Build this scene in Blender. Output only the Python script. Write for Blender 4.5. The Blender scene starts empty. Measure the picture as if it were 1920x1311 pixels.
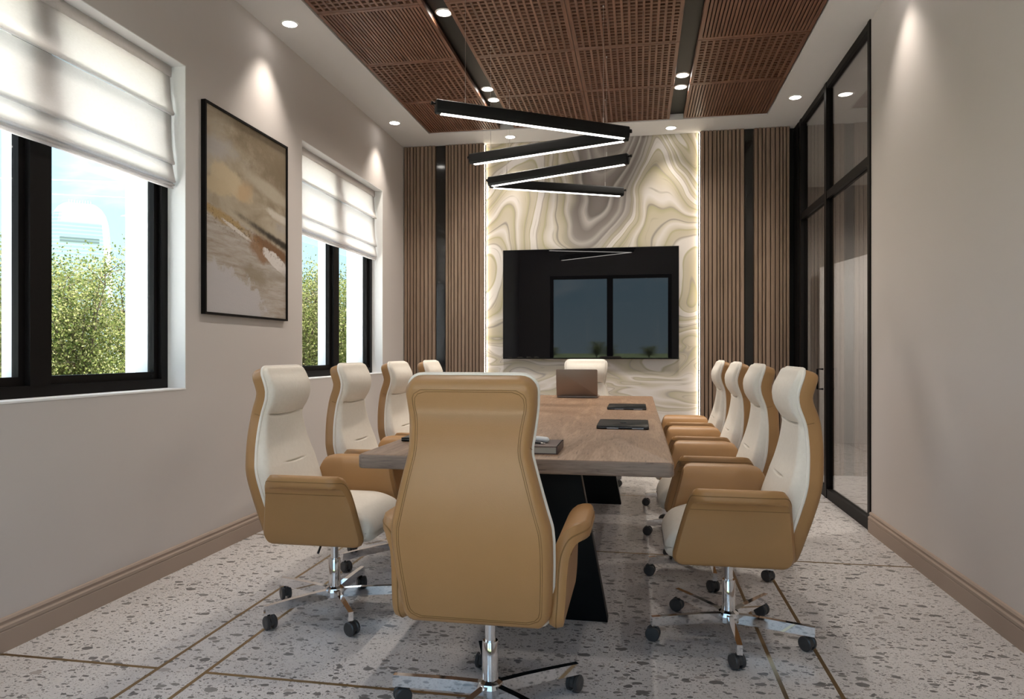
import bpy, bmesh, math, random
from mathutils import Vector, Matrix
import numpy as np
random.seed(7)
rng = np.random.default_rng(7)
PI = math.pi
SC = bpy.context.scene
COL = SC.collection

# ------------------------------------------------------------------ camera
EYE = 1.15                                   # eye height
YAW = math.atan(237 / 1306)                  # camera turned towards the window wall
cam_d = bpy.data.cameras.new('camera')
cam_d.sensor_width = 36.0
cam_d.lens = 36.0 * 1306 / 1920
cam_d.shift_y = 6.5 / 1920
cam_d.clip_start = 0.02
cam_d.clip_end = 3000
cam = bpy.data.objects.new('camera', cam_d)
cam.location = (0, 0, EYE)
cam.rotation_euler = (PI / 2, 0, YAW)
COL.objects.link(cam)
SC.camera = cam

# ------------------------------------------------------------------ exposure, light paths
vs = SC.view_settings
vs.view_transform = 'Standard'
vs.look = 'None'
vs.gamma = 1.0
vs.use_curve_mapping = False
vs.exposure = 1.62
cy = SC.cycles
cy.max_bounces = 8
cy.diffuse_bounces = 4
cy.glossy_bounces = 4
cy.transmission_bounces = 6
cy.transparent_max_bounces = 24
cy.caustics_reflective = False
cy.caustics_refractive = False
cy.sample_clamp_indirect = 6.0
cy.use_denoising = True


# ------------------------------------------------------------------ node helpers
class Nodes:
    def __init__(self, tree):
        self.t = tree
        tree.nodes.clear()

    def new(self, kind, **props):
        n = self.t.nodes.new(kind)
        for k, v in props.items():
            setattr(n, k, v)
        return n

    def put(self, sock, v):
        if v is None:
            return
        if isinstance(v, bpy.types.NodeSocket):
            self.t.links.new(v, sock)
        else:
            if sock.type == 'RGBA' and len(v) == 3:
                v = (*v, 1)
            sock.default_value = v

    def m(self, op, a, b=None, c=None, clamp=False):
        n = self.new('ShaderNodeMath', operation=op, use_clamp=clamp)
        for i, v in enumerate((a, b, c)):
            self.put(n.inputs[i], v)
        return n.outputs[0]

    def vm(self, op, a, b=None, scale=None):
        n = self.new('ShaderNodeVectorMath', operation=op)
        self.put(n.inputs[0], a)
        self.put(n.inputs[1], b)
        if scale is not None:
            self.put(n.inputs['Scale'], scale)
        return n.outputs[0]

    def pos(self):
        return self.new('ShaderNodeNewGeometry').outputs['Position']

    def obj(self):
        return self.new('ShaderNodeTexCoord').outputs['Object']

    def gen(self):
        return self.new('ShaderNodeTexCoord').outputs['Generated']

    def map(self, v, loc=(0, 0, 0), rot=(0, 0, 0), scale=(1, 1, 1)):
        n = self.new('ShaderNodeMapping')
        self.put(n.inputs[0], v)
        n.inputs['Location'].default_value = loc
        n.inputs['Rotation'].default_value = rot
        n.inputs['Scale'].default_value = scale
        return n.outputs[0]

    def noise(self, v, scale, detail=3.0, rough=0.5, dist=0.0, color=False):
        n = self.new('ShaderNodeTexNoise')
        self.put(n.inputs['Vector'], v)
        n.inputs['Scale'].default_value = scale
        n.inputs['Detail'].default_value = detail
        n.inputs['Roughness'].default_value = rough
        n.inputs['Distortion'].default_value = dist
        return n.outputs['Color' if color else 'Fac']

    def voro(self, v, scale, feature='F1', rand=1.0):
        n = self.new('ShaderNodeTexVoronoi', feature=feature)
        self.put(n.inputs['Vector'], v)
        n.inputs['Scale'].default_value = scale
        n.inputs['Randomness'].default_value = rand
        return n

    def ramp(self, f, stops, mode='LINEAR'):
        n = self.new('ShaderNodeValToRGB')
        n.color_ramp.interpolation = mode
        el = n.color_ramp.elements
        while len(el) < len(stops):
            el.new(0.5)
        for e, (p, c) in zip(el, stops):
            e.position = p
            e.color = (*c, 1) if len(c) == 3 else c
        self.put(n.inputs[0], f)
        return n.outputs[0]

    def mix(self, f, a, b, blend='MIX'):
        n = self.new('ShaderNodeMix', data_type='RGBA', blend_type=blend)
        self.put(n.inputs[0], f)
        self.put(n.inputs[6], a)
        self.put(n.inputs[7], b)
        return n.outputs[2]

    def sep(self, v):
        n = self.new('ShaderNodeSeparateXYZ')
        self.put(n.inputs[0], v)
        return n.outputs

    def comb(self, x, y, z):
        n = self.new('ShaderNodeCombineXYZ')
        for i, v in enumerate((x, y, z)):
            self.put(n.inputs[i], v)
        return n.outputs[0]

    def step(self, v, lo, hi):
        n = self.new('ShaderNodeMapRange', interpolation_type='SMOOTHSTEP')
        self.put(n.inputs[0], v)
        n.inputs[1].default_value = lo
        n.inputs[2].default_value = hi
        return n.outputs[0]

    def bump(self, h, strength=0.2, dist=0.01):
        n = self.new('ShaderNodeBump')
        n.inputs['Strength'].default_value = strength
        n.inputs['Distance'].default_value = dist
        self.put(n.inputs['Height'], h)
        return n.outputs[0]

    def out(self, sh):
        o = self.new('ShaderNodeOutputMaterial')
        self.t.links.new(sh, o.inputs[0])

    def pbr(self, color, rough=0.5, metal=0.0, normal=None, spec=None, **kw):
        n = self.new('ShaderNodeBsdfPrincipled')
        self.put(n.inputs['Base Color'], color)
        self.put(n.inputs['Roughness'], rough)
        n.inputs['Metallic'].default_value = metal
        if normal is not None:
            self.put(n.inputs['Normal'], normal)
        if spec is not None:
            n.inputs['Specular IOR Level'].default_value = spec
        for k, v in kw.items():
            self.put(n.inputs[k.replace('_', ' ')], v)
        return n.outputs[0]


MATS = {}


def material(name):
    m = bpy.data.materials.new(name)
    m.use_nodes = True
    MATS[name] = m
    return m, Nodes(m.node_tree)


# ------------------------------------------------------------------ world: pale blue sky with broken white cloud
world = bpy.data.worlds.new('sky')
SC.world = world
world.use_nodes = True
w = Nodes(world.node_tree)
dirv = w.gen()
dz = w.sep(dirv)[2]
sky = w.ramp(w.m('MAXIMUM', dz, 0.0), [(0.0, (0.34, 0.44, 0.50)), (0.08, (0.26, 0.39, 0.48)), (0.35, (0.25, 0.40, 0.55)),
                                       (1.0, (0.17, 0.32, 0.56))])
cl = w.noise(w.map(dirv, loc=(7.3, 0.4, 2.2), scale=(1, 1, 2.6)), 2.4, 7, 0.58, 0.3)
cf = w.m('MULTIPLY', w.step(cl, 0.47, 0.66), 0.92)
skyc = w.mix(cf, sky, (0.66, 0.67, 0.68))
skyc = w.mix(w.step(dz, -0.02, 0.0), (0.25, 0.30, 0.18), skyc)
bg = w.new('ShaderNodeBackground')
w.put(bg.inputs[0], skyc)
bg.inputs[1].default_value = 1.12
wo = w.new('ShaderNodeOutputWorld')
world.node_tree.links.new(bg.outputs[0], wo.inputs[0])

# sun: high behind the end wall, on the added pale paving outside the windows; no direct beam enters the room
sun_d = bpy.data.lights.new('sun', 'SUN')
sun_d.energy = 13.0
sun_d.angle = 0.01
sun_d.color = (1.0, 0.95, 0.90)
sun = bpy.data.objects.new('sun', sun_d)
sun.rotation_euler = Vector((-0.12, -0.35, -0.93)).to_track_quat('-Z', 'Y').to_euler()
COL.objects.link(sun)

# ------------------------------------------------------------------ room dimensions (metres)
XL, XR = -2.414, 1.472           # wall faces
YB, YN = 6.95, -0.26             # slat face of the end wall, rear wall face
ZC = 3.298                       # white ceiling border
XLO = -2.779                     # outside face of the window wall
W1, W2 = (1.745, 3.399), (4.724, 6.354)
WZ = (0.953, 2.707)
RW = (-1.78, 0.65, 0.06, 2.72)   # rear opening

# sky portals guide the sampling of the daylight through the three openings
for nm, loc, rot, sx, sy in (('daylight_portal_a', (XLO + .02, sum(W1) / 2, sum(WZ) / 2), (0, -PI / 2, 0), WZ[1] - WZ[0], W1[1] - W1[0]),
                             ('daylight_portal_b', (XLO + .02, sum(W2) / 2, sum(WZ) / 2), (0, -PI / 2, 0), WZ[1] - WZ[0], W2[1] - W2[0]),
                             ('daylight_portal_c', ((RW[0] + RW[1]) / 2, YN - .22, (RW[2] + RW[3]) / 2), (PI / 2, 0, 0), RW[1] - RW[0], RW[3] - RW[2])):
    ld = bpy.data.lights.new(nm, 'AREA')
    ld.shape = 'RECTANGLE'
    ld.size, ld.size_y = sx, sy
    ld.cycles.is_portal = True
    lo = bpy.data.objects.new(nm, ld)
    lo.location, lo.rotation_euler = loc, rot
    COL.objects.link(lo)


# ------------------------------------------------------------------ materials
def simple(name, color, rough=0.5, metal=0.0, **kw):
    m, n = material(name)
    n.out(n.pbr(color, rough, metal, **kw))
    return m


def paint(name, c):
    m, n = material(name)
    h = n.noise(n.pos(), 240, 2)
    v = n.noise(n.pos(), 1.3, 3)
    col = n.mix(v, tuple(k * 0.97 for k in c), tuple(min(1, k * 1.03) for k in c))
    n.out(n.pbr(col, 0.75, normal=n.bump(h, 0.06, 0.002), spec=0.25))


paint('wall_paint', (0.575, 0.535, 0.515))
paint('ceiling_paint', (0.66, 0.645, 0.63))
paint('reveal_paint', (0.86, 0.86, 0.86))
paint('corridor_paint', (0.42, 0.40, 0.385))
paint('board_white', (0.80, 0.79, 0.79))
paint('baseboard_paint', (0.38, 0.30, 0.25))
simple('black_metal', (0.007, 0.006, 0.006), 0.48, spec=0.12)
simple('black_matt', (0.007, 0.007, 0.007), 0.55, spec=0.2)
simple('recess_black', (0.012, 0.011, 0.009), 0.42, spec=0.3)
simple('black_gloss', (0.014, 0.013, 0.012), 0.09)
simple('table_base_black', (0.004, 0.005, 0.006), 0.45, spec=0.15)
simple('chrome', (0.86, 0.86, 0.87), 0.06, 1.0)
simple('castor_plastic', (0.045, 0.045, 0.047), 0.30)
simple('dark_plastic', (0.02, 0.02, 0.022), 0.42)
simple('brass', (0.36, 0.255, 0.13), 0.32, 1.0)
simple('white_plastic', (0.85, 0.85, 0.84), 0.25)
simple('screen_black', (0.004, 0.004, 0.005), 0.012, spec=0.5)
simple('laptop_black', (0.006, 0.0065, 0.0075), 0.34, spec=0.2)
simple('laptop_silver_edge', (0.55, 0.55, 0.57), 0.25, 1.0)
simple('laptop_bronze', (0.29, 0.225, 0.19), 0.38, 0.7)
simple('emblem_black', (0.003, 0.003, 0.003), 0.15)
simple('book_cover', (0.115, 0.075, 0.068), 0.55)
simple('steel_wire', (0.75, 0.74, 0.72), 0.3, 1.0)
simple('window_white', (0.86, 0.86, 0.88), 0.45)
simple('cord_white', (0.9, 0.9, 0.9), 0.5)
simple('piping_cream', (0.83, 0.78, 0.71), 0.7)
simple('thread', (0.25, 0.135, 0.045), 0.7)


def leather():
    m, n = material('tan_leather')
    p = n.obj()
    f = n.noise(p, 5.0, 4, 0.6)
    col = n.mix(f, (0.375, 0.200, 0.078), (0.420, 0.230, 0.094))
    v = n.voro(p, 420).outputs['Distance']
    h = n.m('ADD', v, n.m('MULTIPLY', n.noise(p, 40, 3), 0.6))
    n.out(n.pbr(col, 0.40, normal=n.bump(h, 0.10, 0.002), spec=0.45))


def fabric():
    m, n = material('cream_fabric')
    p = n.obj()
    wv = n.noise(n.map(p, scale=(1, 1, 0.35)), 520, 2)
    f = n.noise(p, 60, 4, 0.65)
    col = n.mix(f, (0.74, 0.685, 0.605), (0.85, 0.80, 0.73))
    n.out(n.pbr(col, 0.92, normal=n.bump(wv, 0.25, 0.002), spec=0.15))


def book_pages():
    m, n = material('book_pages')
    z = n.sep(n.pos())[2]
    f = n.noise(n.comb(0.0, 0.0, n.m('MULTIPLY', z, 900.0)), 1.0, 2)
    n.out(n.pbr(n.mix(f, (0.38, 0.36, 0.32), (0.74, 0.71, 0.65)), 0.8))


leather()
fabric()
book_pages()


def wood(name, dark, mid, light, grain_axis, rough=0.45, scale=1.0, contrast=1.0, coords='pos'):
    m, n = material(name)
    p = n.pos() if coords == 'pos' else n.obj()
    inf = n.new('ShaderNodeObjectInfo').outputs['Random']
    p = n.vm('ADD', p, n.comb(n.m('MULTIPLY', inf, 3.1), n.m('MULTIPLY', inf, 7.3), n.m('MULTIPLY', inf, 5.7)))
    s = [9.0 * scale] * 3
    s[grain_axis] = 0.9 * scale
    s2 = [(150.0 if 'table' in name else 70.0) * scale] * 3
    s2[grain_axis] = (11.0 if 'table' in name else 3.0) * scale
    big = n.noise(n.map(p, scale=s), 1.0, 5, 0.6, 1.2)
    fine = n.noise(n.map(p, scale=s2), 1.0, 4, 0.65)
    ring = n.m('SINE', n.m('MULTIPLY', big, 34.0))
    f = n.m('ADD', n.m('MULTIPLY', big, 0.55), n.m('MULTIPLY', fine, 0.45))
    f = n.m('ADD', f, n.m('MULTIPLY', ring, 0.035 * contrast))
    col = n.ramp(f, [(0.34, dark), (0.5, mid), (0.66, light)])
    pores = n.step(fine, 0.30, 0.40)
    col = n.mix(pores, tuple(k * 0.6 for k in dark), col)
    n.out(n.pbr(col, rough, normal=n.bump(fine, 0.18, 0.002), spec=0.4))


wood('table_wood', (0.190, 0.110, 0.066), (0.305, 0.190, 0.120), (0.405, 0.268, 0.178), 1, 0.46, 1.0, 1.0)
wood('table_edge_wood', (0.135, 0.094, 0.073), (0.22, 0.162, 0.130), (0.30, 0.232, 0.192), 0, 0.5)
wood('slat_wood', (0.195, 0.130, 0.090), (0.235, 0.160, 0.113), (0.278, 0.194, 0.141), 2, 0.5, 0.7, 0.5)
wood('slat_back_wood', (0.03, 0.014, 0.008), (0.045, 0.022, 0.012), (0.06, 0.03, 0.017), 2, 0.6)
wood('ceiling_wood', (0.115, 0.052, 0.030), (0.171, 0.079, 0.046), (0.218, 0.107, 0.065), 1, 0.38)
wood('ceiling_cross_wood', (0.092, 0.041, 0.023), (0.144, 0.067, 0.039), (0.185, 0.090, 0.056), 0, 0.42)
simple('ceiling_panel_back', (0.014, 0.006, 0.004), 0.7, spec=0.2)


def terrazzo():
    m, n = material('terrazzo')
    p = n.pos()
    p2 = n.comb(n.sep(p)[0], n.sep(p)[1], 0.0)
    base = n.mix(n.noise(p2, 90, 4, 0.7), (0.49, 0.47, 0.47), (0.71, 0.685, 0.685))
    col = n.mix(n.m('MULTIPLY', n.step(n.noise(p2, 2.2, 3), 0.35, 0.7), 0.25), base, (0.50, 0.47, 0.45))
    wob = n.vm('SCALE', n.vm('SUBTRACT', n.noise(p2, 26, 2, color=True), (0.5, 0.5, 0.5)), scale=0.022)
    # layers of chips: scale, warp rotation, stretch, share of cells holding a chip, size, palette
    layers = [(150, 0.3, 1.2, 0.70, 0.42, [(0.0, (0.19, 0.18, 0.175)), (0.5, (0.30, 0.285, 0.275)), (0.8, (0.64, 0.62, 0.60))]),
              (70, 1.1, 1.4, 0.42, 0.42, [(0.0, (0.13, 0.125, 0.122)), (0.4, (0.21, 0.20, 0.195)), (0.7, (0.38, 0.34, 0.32)), (0.85, (0.66, 0.64, 0.62))]),
              (34, 2.0, 1.6, 0.36, 0.42, [(0.0, (0.115, 0.11, 0.11)), (0.5, (0.18, 0.172, 0.168)), (0.75, (0.32, 0.285, 0.27)), (0.9, (0.62, 0.60, 0.58))]),
              (16, 0.8, 1.6, 0.34, 0.40, [(0.0, (0.13, 0.125, 0.125)), (0.5, (0.20, 0.192, 0.188)), (0.8, (0.36, 0.33, 0.32)), (0.92, (0.60, 0.58, 0.56))])]
    for sc, rot, st, share, size, pal in layers:
        q = n.map(n.vm('ADD', p2, wob), loc=(sc * .13, sc * .07, 0), rot=(0, 0, rot), scale=(1, st, 1))
        v = n.voro(q, sc)
        cc = n.sep(v.outputs['Color'])
        thr = n.m('MULTIPLY', n.m('ADD', n.m('MULTIPLY', cc[1], 0.75), 0.3), size)
        inside = n.m('LESS_THAN', v.outputs['Distance'], thr)
        has = n.m('LESS_THAN', cc[2], share)
        col = n.mix(n.m('MULTIPLY', n.m('MULTIPLY', inside, has), 0.92), col, n.ramp(cc[0], pal, 'CONSTANT'))
    n.out(n.pbr(col, 0.33, spec=0.45))


terrazzo()


def marble():
    """Poured-stone wall sheet: nested bands that follow the contours of a smooth field."""
    m, n = material('marble')
    p = n.pos()
    x, _, z = n.sep(p)
    v2 = n.comb(x, z, 0.0)
    wrp = n.vm('SCALE', n.vm('SUBTRACT', n.noise(v2, 1.7, 1.5, 0.4, color=True), (0.5, 0.5, 0.5)), scale=0.34)
    q = n.sep(n.vm('ADD', v2, wrp))
    qx, qz = q[0], q[1]

    def pull(cx, wd, amp, tilt, z_ref, z_lo, z_hi):
        """bands dragged up or down along a leaning line at cx, fading in between z_lo and z_hi"""
        u = n.m('DIVIDE', n.m('SUBTRACT', n.m('SUBTRACT', qx, cx), n.m('MULTIPLY', n.m('SUBTRACT', qz, z_ref), tilt)), wd)
        g = n.m('EXPONENT', n.m('MULTIPLY', n.m('MULTIPLY', u, u), -1.0))
        return n.m('MULTIPLY', n.m('MULTIPLY', g, n.step(qz, z_lo, z_hi)), amp)

    h = n.m('ADD', n.m('MULTIPLY', qz, 1.0), n.m('MULTIPLY', qx, 0.18))
    for pl in ((-0.42, 0.33, 1.55, 0.22, 2.6, 1.6, 2.7), (0.06, 0.12, -0.42, 0.05, 2.7, 2.0, 2.6), (0.34, 0.26, -0.75, -0.1, 2.3, 1.5, 2.3),
               (0.56, 0.17, 1.05, -0.5, 2.9, 2.1, 3.0), (-1.42, 0.26, -0.85, 0.35, 2.2, 1.4, 2.2), (-1.20, 0.50, 0.45, 0.1, 1.4, 1.2, 1.6),
               (0.50, 0.16, -0.55, 0.2, 1.7, 1.3, 1.7)):
        h = n.m('ADD', h, pull(*pl))
    grey = n.m('DIVIDE', pull(-0.40, 0.34, 1.0, 0.22, 2.6, 1.9, 2.6), 1.0)
    flat = n.noise(n.comb(n.m('MULTIPLY', qx, 0.75), n.m('MULTIPLY', qz, 2.6), 0.0), 1.7, 1.5, 0.4, 0.6)
    h = n.m('ADD', h, n.m('MULTIPLY', n.m('MULTIPLY', flat, n.step(qz, 1.7, 1.0)), 2.6))
    h = n.m('ADD', h, n.m('MULTIPLY', n.noise(v2, 1.1, 2, 0.4), 0.8))
    f1 = n.m('FRACT', n.m('MULTIPLY', h, 0.80))
    cream, white, olive, taupe, grey1, sand = (0.60, 0.54, 0.42), (0.76, 0.71, 0.65), (0.46, 0.42, 0.25), (0.40, 0.35, 0.29), (0.30, 0.265, 0.235), (0.56, 0.50, 0.36)
    c1 = n.ramp(f1, [(0.0, white), (0.10, cream), (0.16, sand), (0.20, olive), (0.215, taupe), (0.23, sand), (0.33, cream), (0.355, olive), (0.37, white), (0.49, white),
                     (0.515, taupe), (0.53, cream), (0.60, sand), (0.625, olive), (0.64, cream), (0.72, white), (0.765, cream), (0.78, grey1), (0.795, cream), (0.88, sand),
                     (0.925, olive), (0.94, taupe), (0.955, cream), (1.0, white)])
    c1 = n.mix(n.m('MULTIPLY', n.step(qz, 1.6, 0.9), 0.18), c1, (0.74, 0.69, 0.66))
    c2 = n.ramp(f1, [(0.0, (0.50, 0.46, 0.42)), (0.10, (0.30, 0.265, 0.24)), (0.28, (0.25, 0.22, 0.20)), (0.34, (0.36, 0.32, 0.29)), (0.44, (0.60, 0.56, 0.52)),
                     (0.50, (0.22, 0.195, 0.175)), (0.70, (0.33, 0.29, 0.265)), (0.80, (0.55, 0.51, 0.47)), (0.86, (0.27, 0.24, 0.22)), (1.0, (0.50, 0.46, 0.42))])
    f2 = n.m('FRACT', n.m('MULTIPLY', n.m('ADD', h, n.m('MULTIPLY', n.noise(v2, 5, 3), 0.02)), 8.0))
    thin = n.m('MULTIPLY', n.step(n.m('ABSOLUTE', n.m('SUBTRACT', f2, 0.5)), 0.10, 0.0), n.step(n.noise(v2, 3, 2), 0.48, 0.62))
    col = n.mix(n.step(grey, 0.25, 0.55), c1, c2)
    col = n.mix(n.m('MULTIPLY', thin, 0.45), col, (0.27, 0.235, 0.17))
    col = n.mix(1.0, col, (0.92, 0.92, 0.95), 'MULTIPLY')
    n.out(n.pbr(col, 0.34, spec=0.4))


marble()


def painting():
    m, n = material('painting')
    s = n.sep(n.pos())
    a = n.m('DIVIDE', n.m('SUBTRACT', s[1], 3.532), 0.934)      # 0..1 across, towards the end wall
    b = n.m('DIVIDE', n.m('SUBTRACT', s[2], 1.37), 1.205)       # 0..1 up
    v = n.comb(n.m('MULTIPLY', a, 0.9), n.m('MULTIPLY', b, 1.2), 0.0)
    soft = n.noise(n.map(v, rot=(0, 0, 0.2), scale=(1, 2.0, 1)), 2.4, 6, 0.6, 0.5)
    edge = n.noise(v, 9, 7, 0.72, 0.3)
    fine = n.noise(v, 42, 5, 0.75)
    streak = n.noise(n.map(v, rot=(0, 0, 0.42), scale=(1, 7, 1)), 4.0, 6, 0.7)
    je = n.m('MULTIPLY', n.m('SUBTRACT', edge, 0.5), 1.9)

    def patch(ca, cb, ra, rb, rot, col, amount, hard=0.25):
        da, db = n.m('SUBTRACT', a, ca), n.m('SUBTRACT', b, cb)
        c, q = math.cos(rot), math.sin(rot)
        u = n.m('DIVIDE', n.m('ADD', n.m('MULTIPLY', da, c), n.m('MULTIPLY', db, q)), ra)
        t = n.m('DIVIDE', n.m('SUBTRACT', n.m('MULTIPLY', db, c), n.m('MULTIPLY', da, q)), rb)
        d = n.m('ADD', n.m('SQRT', n.m('ADD', n.m('MULTIPLY', u, u), n.m('MULTIPLY', t, t))), je)
        patch.col = n.mix(n.m('MULTIPLY', n.step(d, 1.0 + hard, 1.0 - hard), amount), patch.col, col)
    up = n.ramp(soft, [(0.30, (0.22, 0.175, 0.115)), (0.45, (0.33, 0.275, 0.20)), (0.58, (0.40, 0.345, 0.265)), (0.72, (0.36, 0.335, 0.315))])
    dn = n.ramp(streak, [(0.30, (0.27, 0.215, 0.155)), (0.46, (0.37, 0.325, 0.28)), (0.60, (0.43, 0.395, 0.365)), (0.74, (0.50, 0.47, 0.45))])
    shore = n.m('ADD', n.m('ADD', n.m('SUBTRACT', b, 0.535), n.m('MULTIPLY', a, 0.15)), n.m('MULTIPLY', je, 0.012))
    patch.col = n.mix(n.step(shore, -0.015, 0.015), dn, up)
    patch(0.98, 0.88, 0.60, 0.24, -0.2, (0.15, 0.11, 0.065), 0.85, 0.7)
    patch(0.10, 0.80, 0.22, 0.05, 0.1, (0.40, 0.38, 0.37), 0.8, 0.5)
    patch(0.28, 0.665, 0.22, 0.062, -0.15, (0.50, 0.41, 0.275), 0.95, 0.3)
    patch(0.12, 0.62, 0.16, 0.040, 0.0, (0.47, 0.38, 0.25), 0.9, 0.3)
    patch(0.44, 0.645, 0.09, 0.05, 0.3, (0.44, 0.30, 0.17), 0.7, 0.5)
    patch(0.78, 0.70, 0.28, 0.040, -0.12, (0.42, 0.37, 0.29), 0.8, 0.4)
    patch(0.92, 0.575, 0.20, 0.022, -0.12, (0.56, 0.52, 0.46), 0.9, 0.4)
    patch(0.80, 0.452, 0.34, 0.016, -0.15, (0.022, 0.018, 0.012), 0.97, 0.8)
    patch(0.98, 0.425, 0.22, 0.018, -0.1, (0.03, 0.022, 0.014), 0.9, 0.7)
    patch(0.80, 0.385, 0.26, 0.036, -0.16, (0.17, 0.080, 0.030), 0.95, 0.35)
    patch(0.62, 0.36, 0.13, 0.045, -0.3, (0.24, 0.125, 0.055), 0.85, 0.4)
    patch(0.22, 0.475, 0.26, 0.028, -0.16, (0.36, 0.245, 0.10), 0.9, 0.4)
    patch(0.86, 0.320, 0.17, 0.040, -0.28, (0.62, 0.585, 0.56), 1.0, 0.10)
    patch(0.35, 0.435, 0.16, 0.012, -0.2, (0.60, 0.57, 0.54), 0.9, 0.2)
    patch(0.58, 0.225, 0.16, 0.045, -0.2, (0.25, 0.205, 0.145), 0.8, 0.5)
    patch(0.85, 0.24, 0.16, 0.030, 0.1, (0.30, 0.265, 0.22), 0.7, 0.6)
    patch(0.15, 0.10, 0.55, 0.145, -0.12, (0.46, 0.445, 0.46), 0.95, 0.12)
    grit = n.m('MULTIPLY', n.m('MULTIPLY', n.step(shore, -0.12, -0.03), n.step(shore, 0.01, -0.02)), n.step(fine, 0.54, 0.60))
    col = n.mix(n.m('MULTIPLY', grit, 0.8), patch.col, (0.12, 0.075, 0.035))
    n.out(n.pbr(col, 0.6, normal=n.bump(n.m('ADD', fine, edge), 0.35, 0.004), spec=0.3))


painting()


def blind():
    m, n = material('blind_fabric')
    p = n.pos()
    f = n.noise(n.map(p, scale=(60, 60, 160)), 1.0, 3, 0.6)
    col = n.mix(f, (0.86, 0.825, 0.805), (0.96, 0.93, 0.915))
    d = n.new('ShaderNodeBsdfDiffuse')
    t = n.new('ShaderNodeBsdfTranslucent')
    n.put(d.inputs[0], col)
    n.put(t.inputs[0], col)
    n.put(d.inputs['Normal'], n.bump(f, 0.2, 0.003))
    mx = n.new('ShaderNodeMixShader')
    mx.inputs[0].default_value = 0.66
    n.t.links.new(d.outputs[0], mx.inputs[1])
    n.t.links.new(t.outputs[0], mx.inputs[2])
    n.out(mx.outputs[0])


blind()


def glass(name, tint, f0=0.04, mul=1.0):
    """Thin clear sheet: transparent with a Schlick mirror share that is the same on both faces."""
    m, n = material(name)
    g_ = n.new('ShaderNodeNewGeometry')
    dt = n.new('ShaderNodeVectorMath', operation='DOT_PRODUCT')
    n.t.links.new(g_.outputs['Normal'], dt.inputs[0])
    n.t.links.new(g_.outputs['Incoming'], dt.inputs[1])
    k = n.m('POWER', n.m('SUBTRACT', 1.0, n.m('ABSOLUTE', dt.outputs['Value']), clamp=True), 5.0)
    fac = n.m('MULTIPLY', n.m('ADD', n.m('MULTIPLY', k, 1.0 - f0), f0), mul, clamp=True)
    t = n.new('ShaderNodeBsdfTransparent')
    n.put(t.inputs[0], tint)
    g = n.new('ShaderNodeBsdfAnisotropic')
    g.inputs['Roughness'].default_value = 0.0
    mx = n.new('ShaderNodeMixShader')
    n.put(mx.inputs[0], fac)
    n.t.links.new(t.outputs[0], mx.inputs[1])
    n.t.links.new(g.outputs[0], mx.inputs[2])
    n.out(mx.outputs[0])


glass('window_glass', (0.97, 0.985, 0.985))
glass('partition_glass', (0.86, 0.855, 0.85), 0.05, 1.1)


def emit(name, c, s):
    m, n = material(name)
    e = n.new('ShaderNodeEmission')
    n.put(e.inputs[0], c)
    e.inputs[1].default_value = s
    n.out(e.outputs[0])


emit('lamp_lens', (1.0, 0.95, 0.88), 6.0)
emit('pendant_led', (1.0, 0.95, 0.88), 3.0)
emit('cove_led', (1.0, 0.87, 0.68), 6.5)


def plants():
    m, n = material('tree_leaf')
    inf = n.new('ShaderNodeNewGeometry').outputs['Random Per Island']
    col = n.ramp(inf, [(0.0, (0.045, 0.07, 0.02)), (0.4, (0.13, 0.155, 0.045)), (0.75, (0.23, 0.24, 0.09)), (1.0, (0.31, 0.29, 0.15))])
    d = n.new('ShaderNodeBsdfDiffuse')
    t = n.new('ShaderNodeBsdfTranslucent')
    n.put(d.inputs[0], col)
    n.put(t.inputs[0], col)
    mx = n.new('ShaderNodeMixShader')
    mx.inputs[0].default_value = 0.4
    n.t.links.new(d.outputs[0], mx.inputs[1])
    n.t.links.new(t.outputs[0], mx.inputs[2])
    n.out(mx.outputs[0])
    m, n = material('tree_bark')
    n.out(n.pbr(n.mix(n.noise(n.obj(), 9, 4), (0.05, 0.035, 0.022), (0.12, 0.09, 0.06)), 0.9))
    m, n = material('lawn_grass')
    n.out(n.pbr(n.mix(n.noise(n.pos(), 0.6, 6, 0.7), (0.07, 0.095, 0.035), (0.13, 0.155, 0.07)), 0.95))
    m, n = material('tower_wall')
    z = n.sep(n.pos())[2]
    f = n.m('FRACT', n.m('DIVIDE', z, 4.0))
    n.out(n.pbr(n.mix(n.step(f, 0.55, 0.65), (0.70, 0.77, 0.85), (0.90, 0.92, 0.94)), 0.35))
    simple('tower_glass', (0.30, 0.50, 0.72), 0.15)
    simple('tower_band', (0.36, 0.40, 0.44), 0.5)


plants()


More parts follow.
